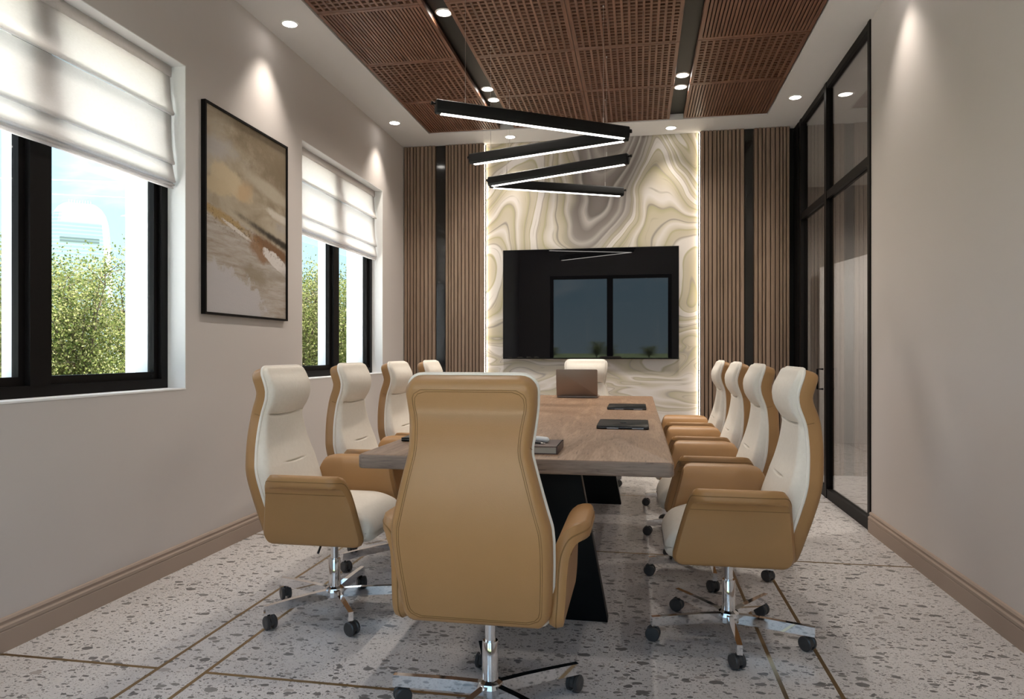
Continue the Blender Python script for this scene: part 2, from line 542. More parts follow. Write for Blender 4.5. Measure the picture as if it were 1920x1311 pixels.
# ------------------------------------------------------------------ mesh helpers
class MB:
    def __init__(self):
        self.v, self.f = [], []

    def add(self, vs_, fs):
        o = len(self.v)
        self.v += [tuple(p) for p in vs_]
        self.f += [tuple(i + o for i in f) for f in fs]
        return self

    def box(self, x0, x1, y0, y1, z0, z1):
        return self.add([(x0, y0, z0), (x1, y0, z0), (x1, y1, z0), (x0, y1, z0), (x0, y0, z1), (x1, y0, z1), (x1, y1, z1), (x0, y1, z1)],
                        [(0, 3, 2, 1), (4, 5, 6, 7), (0, 1, 5, 4), (1, 2, 6, 5), (2, 3, 7, 6), (3, 0, 4, 7)])

    def prism(self, poly, axis, a0, a1):
        """poly in the two other axes (in x,y,z order), extruded along axis"""
        n = len(poly)

        def pt(q, a):
            q = list(q)
            q.insert(axis, a)
            return q
        vs_ = [pt(q, a0) for q in poly] + [pt(q, a1) for q in poly]
        fs = [tuple(range(n))[::-1], tuple(range(n, 2 * n))] + [(i, (i + 1) % n, n + (i + 1) % n, n + i) for i in range(n)]
        return self.add(vs_, fs)

    def lathe(self, prof, seg=24, c=(0, 0, 0), axis=2, caps=True):
        """prof: (radius, height) list turned round an axis"""
        vs_, fs = [], []
        for r, h in prof:
            for k in range(seg):
                a = 2 * PI * k / seg
                q = [r * math.cos(a), r * math.sin(a)]
                q.insert(axis, h)
                vs_.append(tuple(q[i] + c[i] for i in range(3)))
        for i in range(len(prof) - 1):
            for k in range(seg):
                k2 = (k + 1) % seg
                fs.append((i * seg + k, i * seg + k2, (i + 1) * seg + k2, (i + 1) * seg + k))
        if caps:
            fs.append(tuple(range(seg))[::-1])
            fs.append(tuple((len(prof) - 1) * seg + k for k in range(seg)))
        return self.add(vs_, fs)

    def tube(self, path, r, seg=8, closed=False):
        path = [Vector(p) for p in path]
        n = len(path)
        vs_, fs = [], []
        up = None
        for i, p in enumerate(path):
            a = path[(i - 1) % n] if (closed or i > 0) else p
            b = path[(i + 1) % n] if (closed or i < n - 1) else p
            t = (b - a).normalized()
            if up is None:
                up = Vector((0, 0, 1)) if abs(t.z) < 0.9 else Vector((1, 0, 0))
            s = t.cross(up)
            if s.length < 1e-6:
                s = t.orthogonal()
            s.normalize()
            up = s.cross(t).normalized()
            rr = r[i] if hasattr(r, '__len__') else r
            for k in range(seg):
                q = 2 * PI * k / seg
                vs_.append(p + s * (rr * math.cos(q)) + up * (rr * math.sin(q)))
        m_ = n if closed else n - 1
        for i in range(m_):
            j = (i + 1) % n
            for k in range(seg):
                k2 = (k + 1) % seg
                fs.append((i * seg + k, i * seg + k2, j * seg + k2, j * seg + k))
        if not closed:
            fs.append(tuple(range(seg))[::-1])
            fs.append(tuple((n - 1) * seg + k for k in range(seg)))
        return self.add(vs_, fs)

    def grid(self, rows, flip=False):
        nr, nc = len(rows), len(rows[0])
        vs_ = [p for r in rows for p in r]
        fs = []
        for i in range(nr - 1):
            for j in range(nc - 1):
                q = (i * nc + j, i * nc + j + 1, (i + 1) * nc + j + 1, (i + 1) * nc + j)
                fs.append(q[::-1] if flip else q)
        return self.add(vs_, fs)

    def mesh(self, name, mat, smooth=False, bevel=0.0, seg=2, merge=0.0, angle=40, recalc=True):
        me = bpy.data.meshes.new(name)
        me.from_pydata(self.v, [], self.f)
        if bevel or merge or recalc:
            bm = bmesh.new()
            bm.from_mesh(me)
            if merge:
                bmesh.ops.remove_doubles(bm, verts=bm.verts, dist=merge)
            if recalc:
                bmesh.ops.recalc_face_normals(bm, faces=bm.faces)
            if bevel:
                ed = [e for e in bm.edges if len(e.link_faces) == 2 and e.calc_face_angle(0) > 0.5]
                bmesh.ops.bevel(bm, geom=ed, offset=bevel, segments=seg, profile=0.5, affect='EDGES', clamp_overlap=True)
            bm.to_mesh(me)
            bm.free()
        me.materials.append(MATS[mat])
        if smooth or bevel:
            me.shade_smooth()
            me.set_sharp_from_angle(angle=math.radians(angle))
        return me

    def build(self, name, mat, parent=None, **kw):
        return link(name, self.mesh(name, mat, **kw), parent)


def link(name, me, parent=None):
    o = bpy.data.objects.new(name, me)
    COL.objects.link(o)
    if parent is not None:
        o.parent = parent
    return o


def tag(o, label=None, cat=None, group=None, kind=None):
    for k, v in (('label', label), ('category', cat), ('group', group), ('kind', kind)):
        if v:
            o[k] = v
    return o


def thing(name, label, cat, loc=(0, 0, 0), rz=0.0, group=None):
    o = bpy.data.objects.new(name, None)
    o.empty_display_size = 0.1
    COL.objects.link(o)
    o.location = loc
    o.rotation_euler = (0, 0, rz)
    return tag(o, label, cat, group)


def copy_tree(o, parent=None):
    c = o.copy()
    COL.objects.link(c)
    if parent is not None:
        c.parent = parent
    for ch in list(o.children):
        copy_tree(ch, c)
    return c


def struct(name, mb, mat, parent=None, **kw):
    o = mb.build(name, mat, parent, **kw)
    if parent is None:
        tag(o, kind='structure')
    return o


def box(x0, x1, y0, y1, z0, z1):
    return MB().box(x0, x1, y0, y1, z0, z1)


def walled(axis, a0, a1, cu, cv, solid):
    """A wall slab between a0 and a1 along axis, cut into cells (cu, cv: cuts along the other two axes); only outer faces are made."""
    mb = MB()
    nu, nv = len(cu) - 1, len(cv) - 1

    def s(i, j):
        return 0 <= i < nu and 0 <= j < nv and solid(i, j)

    def pt(a, u, v):
        q = [u, v]
        q.insert(axis, a)
        return tuple(q)
    for i in range(nu):
        for j in range(nv):
            if not s(i, j):
                continue
            u0, u1, v0, v1 = cu[i], cu[i + 1], cv[j], cv[j + 1]
            for a in (a0, a1):
                mb.add([pt(a, u0, v0), pt(a, u1, v0), pt(a, u1, v1), pt(a, u0, v1)], [(0, 1, 2, 3)])
            for (di, dj, e) in ((-1, 0, ((u0, v0), (u0, v1))), (1, 0, ((u1, v0), (u1, v1))), (0, -1, ((u0, v0), (u1, v0))), (0, 1, ((u0, v1), (u1, v1)))):
                if not s(i + di, j + dj):
                    (p, q), (r, t) = e
                    mb.add([pt(a0, p, q), pt(a0, r, t), pt(a1, r, t), pt(a1, p, q)], [(0, 1, 2, 3)])
    return mb


# ------------------------------------------------------------------ room shell
YE = 7.03                         # true face of the end wall behind its panels
wl = walled(0, XLO, XL, [YN - .25, W1[0], W1[1], W2[0], W2[1], YE + .17], [-0.15, WZ[0], WZ[1], 3.60],
            lambda i, j: not (i in (1, 3) and j == 1))
struct('wall_left', wl, 'wall_paint', merge=1e-5)
for (a, b) in (W1, W2):          # white plaster linings of the window openings
    t = .004
    r = MB().box(XLO - .002, XL - .0005, b - t, b, WZ[0], WZ[1]).box(XLO - .002, XL - .0005, a, a + t, WZ[0], WZ[1])
    r.box(XLO - .002, XL + .002, a, b, WZ[0], WZ[0] + t * 2).box(XLO - .002, XL - .0005, a, b, WZ[1] - t, WZ[1])
    r.build('reveal_lining', 'reveal_paint', bpy.data.objects['wall_left'])
wr = walled(1, YN - .24, YN, [XLO, RW[0], RW[1], XR + .13], [-0.15, RW[2], RW[3], 3.60], lambda i, j: not (i == 1 and j == 1))
struct('wall_rear', wr, 'wall_paint', merge=1e-5)
GY0, GY1 = 4.815, 6.93            # glass partition
struct('wall_right', box(XR, XR + .13, YN, GY0, -0.15, 3.60), 'wall_paint')
struct('wall_back', box(XL, XR + .09, YE, YE + .15, -0.15, 3.60), 'black_matt')

# floor: brass joints between terrazzo slabs
floor = struct('floor', box(XL, 4.3, YN - .05, 9.75, -0.15, -0.012), 'brass')
JW = 0.0075
xs = [XL, -1.722, -1.533, 0.486, 0.672, XR + .0]
ys = [YN, 0.47, 2.268, 4.06, 5.70, YE]
for i in range(5):
    rows = [(YN, YE)] if i in (1, 3) else list(zip(ys[:-1], ys[1:]))
    for (a, b) in rows:
        x0 = xs[i] + (JW if i else 0)
        x1 = xs[i + 1] - (JW if i < 4 else 0)
        box(x0, x1, a + (JW if a > YN else 0), b - (JW if b < YE else 0), -0.03, 0.0).build('terrazzo_slab', 'terrazzo', floor)
cys = [YN, 2.268, 4.06, 5.70, 7.4, 9.75]
for (a, b) in zip(cys[:-1], cys[1:]):
    for (c, d) in ((XR + JW, 2.6), (2.6 + JW, 4.3)):
        box(c, d, a + JW, b, -0.03, 0.0).build('terrazzo_slab', 'terrazzo', floor)
box(-2.9, XR, YE, 9.75, -0.03, -0.001).build('terrazzo_slab', 'terrazzo', floor)
for x in xs[1:5]:                 # brass strips, flush in the joints
    box(x - JW, x + JW, YN, YE, -0.02, 0.0006).build('brass_strip', 'brass', floor)
for y in ys[1:5]:
    for (a, b) in ((xs[0], xs[1]), (xs[2], xs[3]), (xs[4], xs[5])):
        box(a + (JW if a > XL else 0), b - JW, y - JW, y + JW, -0.02, 0.0006).build('brass_strip', 'brass', floor)


def baseboard(name, xface, sgn, y0, y1):
    pr = [(0, 0), (.020, 0), (.020, .078), (.0175, .080), (.0175, .084), (.020, .086), (.020, .098), (.011, .104), (.011, .108), (.014, .118), (.009, .127), (0, .129)]
    mb = MB().prism([(xface + sgn * a, b) for a, b in pr], 1, y0, y1)
    struct(name, mb, 'baseboard_paint')


baseboard('baseboard_left', XL, 1, YN, YB)
baseboard('baseboard_right', XR, -1, YN, GY0)

# ceiling: white border round a shallow recess
RX0, RX1, RY0, RY1 = -2.021, 1.149, 0.86, 6.575
ZR = 3.350
ce = walled(2, ZC, 3.50, [XL - .02, RX0, RX1, XR + .02], [YN - .02, RY0, RY1, YE + .02], lambda i, j: not (i == 1 and j == 1))
ceiling = struct('ceiling', ce, 'ceiling_paint', merge=1e-5)
struct('roof_slab', box(XLO, 4.6, YN - .25, 10.0, 3.50, 3.75), 'ceiling_paint')
box(RX0, RX1, RY0, RY1, ZR, 3.499).build('recess_board', 'recess_black', ceiling)
tr = walled(2, ZC - .004, ZC + .012, [RX0 - .008, RX0 + .004, RX1 - .004, RX1 + .008], [RY0 - .008, RY0 + .004, RY1 - .004, RY1 + .008], lambda i, j: not (i == 1 and j == 1))
struct('trim_1', tr, 'ceiling_paint')

# corridor on the far side of the glass
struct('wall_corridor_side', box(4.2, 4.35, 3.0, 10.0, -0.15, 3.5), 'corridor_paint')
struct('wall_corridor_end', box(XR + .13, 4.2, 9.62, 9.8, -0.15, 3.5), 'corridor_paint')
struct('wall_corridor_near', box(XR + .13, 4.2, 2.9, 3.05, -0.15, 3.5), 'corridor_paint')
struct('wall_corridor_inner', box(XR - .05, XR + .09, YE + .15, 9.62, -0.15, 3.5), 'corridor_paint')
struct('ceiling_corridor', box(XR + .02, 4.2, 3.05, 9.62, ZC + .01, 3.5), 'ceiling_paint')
bo = MB().prism([(2.28, 0.0), (2.93, 0.0), (2.93, 2.42), (2.28, 2.24)], 1, 9.46, 9.50)
tag(bo.build('white_board', 'board_white', bevel=.004), 'tall white board with a sloping top edge standing behind the glass partition', 'board')


# ------------------------------------------------------------------ windows of the left wall
def side_window(name, y0, y1):
    z0, z1 = WZ
    root = bpy.data.objects.new(name, None)
    COL.objects.link(root)
    tag(root, kind='structure')
    root.location = (XL, (y0 + y1) / 2, z0)
    inv = Matrix.Translation(-Vector(root.location))

    def put(mb, nm, mat, **kw):
        o = mb.build(nm, mat, root, **kw)
        o.matrix_parent_inverse = inv
        return o
    y0, y1, z0, z1 = y0 + .004, y1 - .004, z0 + .008, z1 - .004
    X0, X1 = -2.585, -2.520               # frame depth
    fw = 0.05
    ym = (y0 + y1) / 2
    put(walled(0, X0, X1, [y0, y0 + fw, y1 - fw, y1], [z0, z0 + fw, z1 - fw, z1], lambda i, j: not (i == 1 and j == 1)), 'window_frame', 'black_metal', merge=1e-5)
    put(box(X0, X1 + .004, ym - .052, ym + .052, z0 + fw, z1 - fw), 'mullion', 'black_metal')
    for (a, b) in ((y0 + fw, ym - .052), (ym + .052, y1 - fw)):
        sw = 0.032
        put(walled(0, X0 + .010, X1 - .022, [a, a + sw, b - sw, b], [z0 + fw, z0 + fw + .038, z1 - fw - sw, z1 - fw], lambda i, j: not (i == 1 and j == 1)), 'sash', 'black_metal', merge=1e-5)
        put(box(X0 + .024, X0 + .030, a + sw, b - sw, z0 + fw + .038, z1 - fw - sw), 'pane', 'window_glass')
    # white weather frame outside
    E0, E1 = X0 - .075, X0
    put(walled(0, E0, E1, [y0, y0 + .075, ym - .05, ym + .05, y1 - .075, y1], [z0, z0 + .045, z1 - .05, z1], lambda i, j: not (i in (1, 3) and j == 1)), 'outer_frame', 'window_white', merge=1e-5)
    put(box(X1 + .004, X1 + .018, y1 - fw - .10, y1 - fw - .085, z0 + .06, z0 + .075), 'catch', 'black_metal')


side_window('window_1', *W1)
side_window('window_2', *W2)

# rear opening with a two-pane sliding window
rw = bpy.data.objects.new('window_3', None)
COL.objects.link(rw)
tag(rw, kind='structure')
x0, x1, z0, z1 = RW
walled(1, YN - .12, YN - .05, [x0, x0 + .07, x1 - .07, x1], [z0, z0 + .07, z1 - .07, z1], lambda i, j: not (i == 1 and j == 1)).build('window_frame', 'black_metal', rw, merge=1e-5)
xm = (x0 + x1) / 2
box(xm - .06, xm + .06, YN - .12, YN - .05, z0 + .07, z1 - .07).build('mullion', 'black_metal', rw)
for (a, b) in ((x0 + .07, xm - .06), (xm + .06, x1 - .07)):
    box(a, b, YN - .09, YN - .084, z0 + .07, z1 - .07).build('pane', 'window_glass', rw)


# ------------------------------------------------------------------ Roman blinds
def roman_blind(y0, y1, label):
    X = XL - .085
    root = thing('roman_blind', label, 'blind', (X, (y0 + y1) / 2, WZ[1] - .01), 0, 'roman blinds in the window openings')
    yy0, yy1 = -(y1 - y0) / 2 + .018, (y1 - y0) / 2 - .022

    def sheet(nm, prof, th=.004):
        n = len(prof)
        rows = []
        N = 24
        for k in range(N + 1):
            y = yy0 + (yy1 - yy0) * k / N
            wv = .0025 * math.sin(y * 7) + .0015 * math.sin(y * 17 + 1)
            rows.append([(x + wv * (-z) / .5, y, z) for x, z in prof])
        o = MB().grid(rows).build(nm, 'blind_fabric', root, smooth=True, angle=60)
        md = o.modifiers.new('thick', 'SOLIDIFY')
        md.thickness = th
        return o
    # local z falls from 0 at the top; profile folds out into the room (+x)
    sheet('heading', [(.014, 0), (.016, -.03), (.014, -.055)])
    sheet('fabric', [(.004, 0), (.006, -.08), (.012, -.17), (.024, -.235), (.034, -.252), (.032, -.262), (.018, -.264)])
    sheet('fabric', [(.012, -.262), (.012, -.34), (.018, -.43), (.030, -.505), (.037, -.522), (.034, -.530), (.016, -.531)])
    sheet('fold', [(.020, -.528), (.028, -.57), (.038, -.615), (.042, -.622), (.038, -.628), (.020, -.627)])
    sheet('fold', [(.016, -.622), (.030, -.636), (.036, -.640), (.030, -.646), (.010, -.643)])
    sheet('fold', [(.008, -.632), (.024, -.650), (.029, -.655), (.024, -.661), (.000, -.656)])
    box(-.012, .006, yy0 + .01, yy1 - .01, -.03, .002).build('head_rail', 'white_plastic', root)
    for k in (.06, .5, .94):
        y = yy0 + (yy1 - yy0) * k
        MB().tube([(-.006, y, -.03), (-.006, y, -.63)], .0012, 6).build('cord', 'cord_white', root)
    return root


roman_blind(*W1, 'white Roman blind half lowered over the window on the camera side of the framed painting')
roman_blind(*W2, 'white Roman blind half lowered over the window between the painting and the slatted end wall')

# ------------------------------------------------------------------ framed painting on the left wall
pf = thing('framed_painting', 'abstract beige and rust landscape painting in a thin black frame', 'painting', (XL, 3.999, 1.37))
fy, fz, ft = 0.467, 1.205, 0.013
walled(0, 0.0, .028, [-fy, -fy + ft, fy - ft, fy], [0, ft, fz - ft, fz], lambda i, j: not (i == 1 and j == 1)).build('picture_frame', 'black_metal', pf, merge=1e-5)
box(0.001, .018, -fy + ft, fy - ft, ft, fz - ft).build('canvas', 'painting', pf)


# ------------------------------------------------------------------ end wall: slatted panels, black strips, stone sheet, screen
def slat_panel(x0, x1, n, label, seed):
    root = thing('slatted_wall_panel', label, 'wall panel', ((x0 + x1) / 2, YE, 0))
    h = ZC - .002
    hw = (x1 - x0) / 2
    box(-hw, hw, -.055, -.001, 0.002, h).build('backing_board', 'slat_back_wood', root)
    r = random.Random(seed)
    ws = [r.choice((0.75, 1.0, 1.0, 1.2)) for _ in range(n)]
    gap = .0085
    k = (2 * hw - gap * (n + 1)) / sum(ws)
    x = -hw + gap
    for wd in ws:
        box(x, x + wd * k, YB - YE, -.055, .002, h).build('slat', 'slat_wood', root, bevel=.002, seg=1)
        x += wd * k + gap
    return root


slat_panel(-2.412, -2.063, 9, 'brown slatted wood wall panel in the corner beside the far window', 1)
slat_panel(-1.966, -1.555, 11, 'brown slatted wood wall panel between black strip and stone sheet, on the window side', 2)
slat_panel(0.588, 1.003, 11, 'brown slatted wood wall panel between stone sheet and black strip, on the glass partition side', 3)
slat_panel(1.081, 1.414, 9, 'brown slatted wood wall panel in the corner beside the glass partition', 4)
for a, b, lab in ((-2.063, -1.966, 'glossy black wall strip between two slatted panels near the windows'),
                  (1.003, 1.081, 'glossy black wall strip between two slatted panels near the glass partition')):
    tag(box(a + .001, b - .001, YE - .060, YE - .001, .002, ZC - .002).build('wall_strip', 'black_gloss'), lab, 'wall strip')
tag(box(-1.540, 0.573, YE - .028, YE - .001, .002, ZC - .002).build('marble_sheet', 'marble'), 'cream, olive and grey swirled marble sheet behind the wall screen', 'wall panel')
for xx, sg, lab in ((-1.5545, 1, 'warm light strip along the marble edge on the window side'), (0.5875, -1, 'warm light strip along the marble edge on the glass side')):
    tag(box(min(xx, xx + sg * .004), max(xx, xx + sg * .004), YE - .048, YE - .034, .01, ZC - .01).build('light_strip', 'cove_led'), lab, 'light strip')

tv = thing('wall_screen', 'large black flat screen hung on the marble sheet', 'television', (-0.482, YE - .028, 1.09))
box(-.30, .30, -.045, -.001, .3, .8).build('wall_mount', 'black_matt', tv)
box(-.869, .869, -.075, -.045, 0, 1.10).build('screen_body', 'black_matt', tv, bevel=.004)
box(-.862, .862, -.078, -.075, .012, 1.093).build('screen_panel', 'screen_black', tv)

# ------------------------------------------------------------------ glass partition of the right side
gp = thing('glass_partition', 'black framed glass partition with door panes at the end of the bare wall', 'partition', (XR + .02, GY0, 0))


def gbox(nm, y0, y1, z0, z1, mat='black_metal', d0=-.03, d1=.03, **kw):
    return box(d0, d1, y0 - GY0, y1 - GY0, z0, z1).build(nm, mat, gp, **kw)


gzt, gzm = ZC - .002, 2.40
gbox('post', GY0, GY0 + .045, 0, gzt)
gbox('post', 5.87, 5.93, 0, gzt)
gbox('post', 6.74, 6.80, 0, gzt)
gbox('post', 6.86, YE, 0, gzt)
gbox('top_rail', GY0 + .045, YE - .17, gzt - .05, gzt, d0=-.026, d1=.026)
gbox('bottom_rail', GY0 + .045, 6.86, 0, .075, d0=-.026, d1=.026)
for (a, b) in ((GY0 + .045, 5.87), (5.93, 6.74)):
    gbox('cross_rail', a, b, gzm - .03, gzm + .03, d0=-.026, d1=.026)
    gbox('pane', a, b, .075, gzm - .03, 'partition_glass', -.004, .004)
    gbox('pane', a, b, gzm + .03, gzt - .05, 'partition_glass', -.004, .004)
gbox('infill', 6.80, 6.86, .075, gzt - .05, 'black_metal', -.015, .015)
hd = MB().tube([(-.03, 5.955 - GY0, 1.02), (-.075, 5.955 - GY0, 1.02), (-.075, 5.955 - GY0, .86), (-.03, 5.955 - GY0, .86)], .008, 8)
hd.build('handle', 'black_metal', gp, smooth=True)

# ------------------------------------------------------------------ ceiling panels
PY = [2.505, 3.315, 4.126, 4.935, 5.735, 6.555]
PX = [(-2.006, -1.306, 'L'), (-1.168, -.4455, 'C'), (-.4415, .281, 'C'), (.404, 1.134, 'R')]


def ceiling_panel(x0, x1, y0, y1, kind, label, group):
    root = thing('ceiling_panel', label, 'ceiling panel', ((x0 + x1) / 2, (y0 + y1) / 2, ZR), 0, group)
    hx, hy = (x1 - x0) / 2, (y1 - y0) / 2
    fr = 0.026
    zb, zt = ZC - ZR, -.001
    zk = zb + .030
    box(-hx, hx, -hy, hy, zk, zt).build('backing_board', 'ceiling_panel_back', root)
    for nm, b in (('frame_side', (-hx, -hx + fr, -hy, hy)), ('frame_side', (hx - fr, hx, -hy, hy))):
        box(*b, zb, zk).build(nm, 'ceiling_wood', root, bevel=.002, seg=1)
    for b in ((-hy, -hy + fr), (hy - fr, hy)):
        box(-hx + fr, hx - fr, *b, zb, zk).build('frame_end', 'ceiling_cross_wood' if kind == 'g' else 'ceiling_wood', root, bevel=.002, seg=1)
    iw = 2 * (hx - fr)
    if kind == 'g':
        n, bw = 15, 0.016
        pitch = (iw + bw) / n
        me = box(-bw / 2, bw / 2, -hy + fr, hy - fr, zb, zb + .014).mesh('slat', 'ceiling_wood', bevel=.0015, seg=1)
        for k in range(1, n):
            link('slat', me, root).location.x = -hx + fr - bw / 2 + pitch * k
        n2, cw = 17, 0.019
        il = 2 * (hy - fr)
        pitch = (il + cw) / n2
        me = box(-hx + fr, hx - fr, -cw / 2, cw / 2, zb + .003, zb + .014).mesh('cross_slat', 'ceiling_cross_wood')
        for k in range(1, n2):
            link('cross_slat', me, root).location.y = -hy + fr - cw / 2 + pitch * k
    else:
        n, gap = 28, 0.0065
        sw = (iw - gap * (n + 1)) / n
        me = box(-sw / 2, sw / 2, -hy + fr, hy - fr, zb, zb + .013).mesh('slat', 'ceiling_wood', bevel=.0015, seg=1)
        for k in range(n):
            link('slat', me, root).location.x = -hx + fr + gap + sw / 2 + (sw + gap) * k
    return root


CLAB = {('L', 'g'): ('brown lattice ceiling panel in the column beside the window wall', 'lattice ceiling panels on the window side'),
        ('L', 's'): ('brown slatted ceiling panel in the column beside the window wall', 'slatted ceiling panels on the window side'),
        ('C', 'g'): ('brown lattice ceiling panel between the two black ceiling strips', 'lattice ceiling panels between the black strips'),
        ('R', 'g'): ('brown lattice ceiling panel in the column beside the glass partition', 'lattice ceiling panels on the glass side'),
        ('R', 's'): ('brown slatted ceiling panel in the column beside the glass partition', 'slatted ceiling panels on the glass side')}
for j in range(5):
    for (a, b, side) in PX:
        kind = 'g' if side == 'C' or j % 2 == 1 else 's'
        ceiling_panel(a, b, PY[j] + .002, PY[j + 1] - .002, kind, *CLAB[(side, kind)])


# ------------------------------------------------------------------ recessed downlights
def downlight(x, y, z, label, group, power, cone=84, blend=1.0):
    root = thing('recessed_downlight', label, 'downlight', (x, y, z), 0, group)
    MB().lathe([(.046, -.006), (.056, -.004), (.058, -.001), (.046, -.0008)], 28, caps=False).build('trim_ring', 'white_plastic', root, smooth=True)
    MB().lathe([(.0005, -.0045), (.046, -.0045)], 28, caps=False).build('lens', 'lamp_lens', root)
    ld = bpy.data.lights.new('downlight_beam', 'SPOT')
    ld.energy = power
    ld.color = (1.0, 0.91, 0.80)
    ld.spot_size = math.radians(cone)
    ld.spot_blend = blend
    ld.shadow_soft_size = .035
    lo = bpy.data.objects.new('downlight_beam', ld)
    COL.objects.link(lo)
    lo.parent = root
    lo.location = (0, 0, -.02)
    return root


DL = 17.5
for y, wh in ((2.22, 'above the window before the painting'), (4.208, 'above the framed painting'), (6.193, 'above the window next to the slatted wall')):
    downlight(-2.236, y, ZC, 'round white downlight in the ceiling border ' + wh, 'downlights along the window wall', DL * 1.0)
for y, wh in ((2.20, 'above the middle of the bare wall'), (4.19, 'above the bare wall beside the glass'), (6.175, 'above the glass partition')):
    downlight(1.295, y, ZC, 'round white downlight in the ceiling border ' + wh, 'downlights along the glass side', DL * .7)
for x, wh in ((-1.252, 'window'), (.305, 'glass partition')):
    downlight(x, 6.80, ZC, 'round white downlight before the marble sheet, on its %s side' % wh, 'downlights along the end wall', DL * .55)
for y in (1.45, 2.85, 4.346, 5.67, 5.92):  # the two nearest the camera are unseen, added for ambient light
    downlight(-1.236, y, ZR, 'round white downlight in the black ceiling strip towards the windows', 'downlights in the black strip, window side', DL * (1.25 if y > 4 else .35), 150)
for y in (1.45, 2.85, 5.66, 5.91):  # near pair here also out of view, added to lift the ambient light
    downlight(.343, y, ZR, 'round white downlight in the black ceiling strip towards the glass partition', 'downlights in the black strip, glass side', DL * (1.25 if y > 4 else .35), 150)
for q in ((2.9, 8.2), (2.6, 5.6)):
    downlight(*q, ZC + .01, 'round white downlight in the corridor ceiling behind the glass', 'corridor downlights', 75, 150)


# ------------------------------------------------------------------ pendant lights: two V-shaped pairs of bars
def pendant(bars, z, label):
    c = Vector((sum(p[0] for b in bars for p in b) / 4, sum(p[1] for b in bars for p in b) / 4, z))
    root = thing('pendant_light', label, 'pendant light', c)
    for bi, (a, b) in enumerate(bars):
        a = Vector((*a, z - .006 * bi)) - c
        b = Vector((*b, z - .006 * bi)) - c
        d = b - a
        L = d.length
        hx = .028
        body = MB()
        prof = [(-hx, -.018), (-hx, .030), (-hx + .008, .038), (hx - .008, .038), (hx, .030), (hx, -.018), (.018, -.036), (-.018, -.036)]
        body.prism(prof, 0, -L / 2, L / 2)
        o = body.build('bar', 'black_matt', root, bevel=.004)
        o.location = (a + b) / 2
        o.rotation_euler = (0, 0, math.atan2(d.y, d.x))
        led = box(-L / 2 + .03, L / 2 - .03, -.013, .013, -.0395, -.036).build('light_strip', 'pendant_led', o)
        for s in (-1, 1):
            MB().lathe([(.006, 0), (.006, .014), (.010, .016), (.010, .026)], 12, axis=0, c=(0, 0, .018)).build('end_knob', 'black_metal', o).matrix_local = \
                Matrix.Translation((s * L / 2, 0, 0)) @ Matrix.Rotation(0 if s > 0 else PI, 4, 'Z')
        for f in (.14, .86):
            p = a + d * f
            top = ZR - c.z - (.052 if True else 0)
            MB().tube([p + Vector((0, 0, .038)), (p.x, p.y, top)], .0011, 6).build('wire', 'steel_wire', root)
            MB().lathe([(.003, .036), (.003, .075)], 8, c=p).build('wire_grip', 'steel_wire', root)
            MB().lathe([(.005, top - .006), (.005, top + .0)], 10, c=(p.x, p.y, 0)).build('ceiling_anchor', 'steel_wire', root)
    return root


pendant([((-1.117, 3.762), (-.066, 4.434)), ((-.066, 4.448), (-1.171, 4.82))], 2.53, 'black V-shaped pendant of two light bars joined towards the glass partition')
pendant([((-.071, 5.019), (-1.183, 5.500)), ((-1.183, 5.518), (-.130, 6.022))], 2.53, 'black V-shaped pendant of two light bars joined towards the windows')

# ------------------------------------------------------------------ conference table
ZT = 0.783
TX0, TX1, TY0, TY1 = -1.005, 0.119, 2.385, 6.03
tb = thing('conference_table', 'long brown wooden conference table on two black trestle bases', 'table', ((TX0 + TX1) / 2, (TY0 + TY1) / 2, 0))
hx, hy = (TX1 - TX0) / 2, (TY1 - TY0) / 2


def round_rect(hx, hy, r, n=6):
    pts = []
    for cx, cy_, a0 in ((hx - r, hy - r, 0), (-hx + r, hy - r, 90), (-hx + r, -hy + r, 180), (hx - r, -hy + r, 270)):
        for k in range(n + 1):
            a = math.radians(a0 + 90 * k / n)
            pts.append((cx + r * math.cos(a), cy_ + r * math.sin(a)))
    return pts


top = MB().prism(round_rect(hx, hy, .025), 2, ZT - .052, ZT).build('table_top', 'table_wood', tb, bevel=.009, seg=3, angle=60)
top.data.materials.append(MATS['table_edge_wood'])
for p in top.data.polygons:
    if abs(p.normal.y) > 0.6:
        p.material_index = 1
for y in (3.03, 5.38):
    yy = y - (TY0 + TY1) / 2
    MB().prism([(-.315, .0), (.315, .0), (.180, ZT - .052), (-.180, ZT - .052)], 1, yy - .035, yy + .035).build('trestle_base', 'table_base_black', tb, bevel=.003)
box(-.04, .04, 3.065 - (TY0 + TY1) / 2, 5.345 - (TY0 + TY1) / 2, ZT - .15, ZT - .09).build('stretcher', 'table_base_black', tb)


# ------------------------------------------------------------------ swivel chairs
def curve_fn(pts):
    """Catmull-Rom through 2-D points -> arc-length lookup (position, forward normal, length)"""
    P = [Vector(p) for p in pts]
    P = [P[0] * 2 - P[1]] + P + [P[-1] * 2 - P[-2]]
    out = []
    for i in range(1, len(P) - 2):
        for k in range(16):
            t = k / 16
            a, b, c, d = P[i - 1], P[i], P[i + 1], P[i + 2]
            out.append(0.5 * ((2 * b) + (c - a) * t + (2 * a - 5 * b + 4 * c - d) * t * t + (3 * b - a - 3 * c + d) * t ** 3))
    out.append(P[-2])
    S = [0.0]
    for a, b in zip(out[:-1], out[1:]):
        S.append(S[-1] + (b - a).length)
    xs_ = [p.x for p in out]
    ys_ = [p.y for p in out]

    def at(s):
        x, y = np.interp(s, S, xs_), np.interp(s, S, ys_)
        e = 0.006
        a, b = max(0, s - e), min(S[-1], s + e)
        tx, ty = np.interp(b, S, xs_) - np.interp(a, S, xs_), np.interp(b, S, ys_) - np.interp(a, S, ys_)
        q = math.hypot(tx, ty)
        return x, y, ty / q, -tx / q
    return at, S[-1]


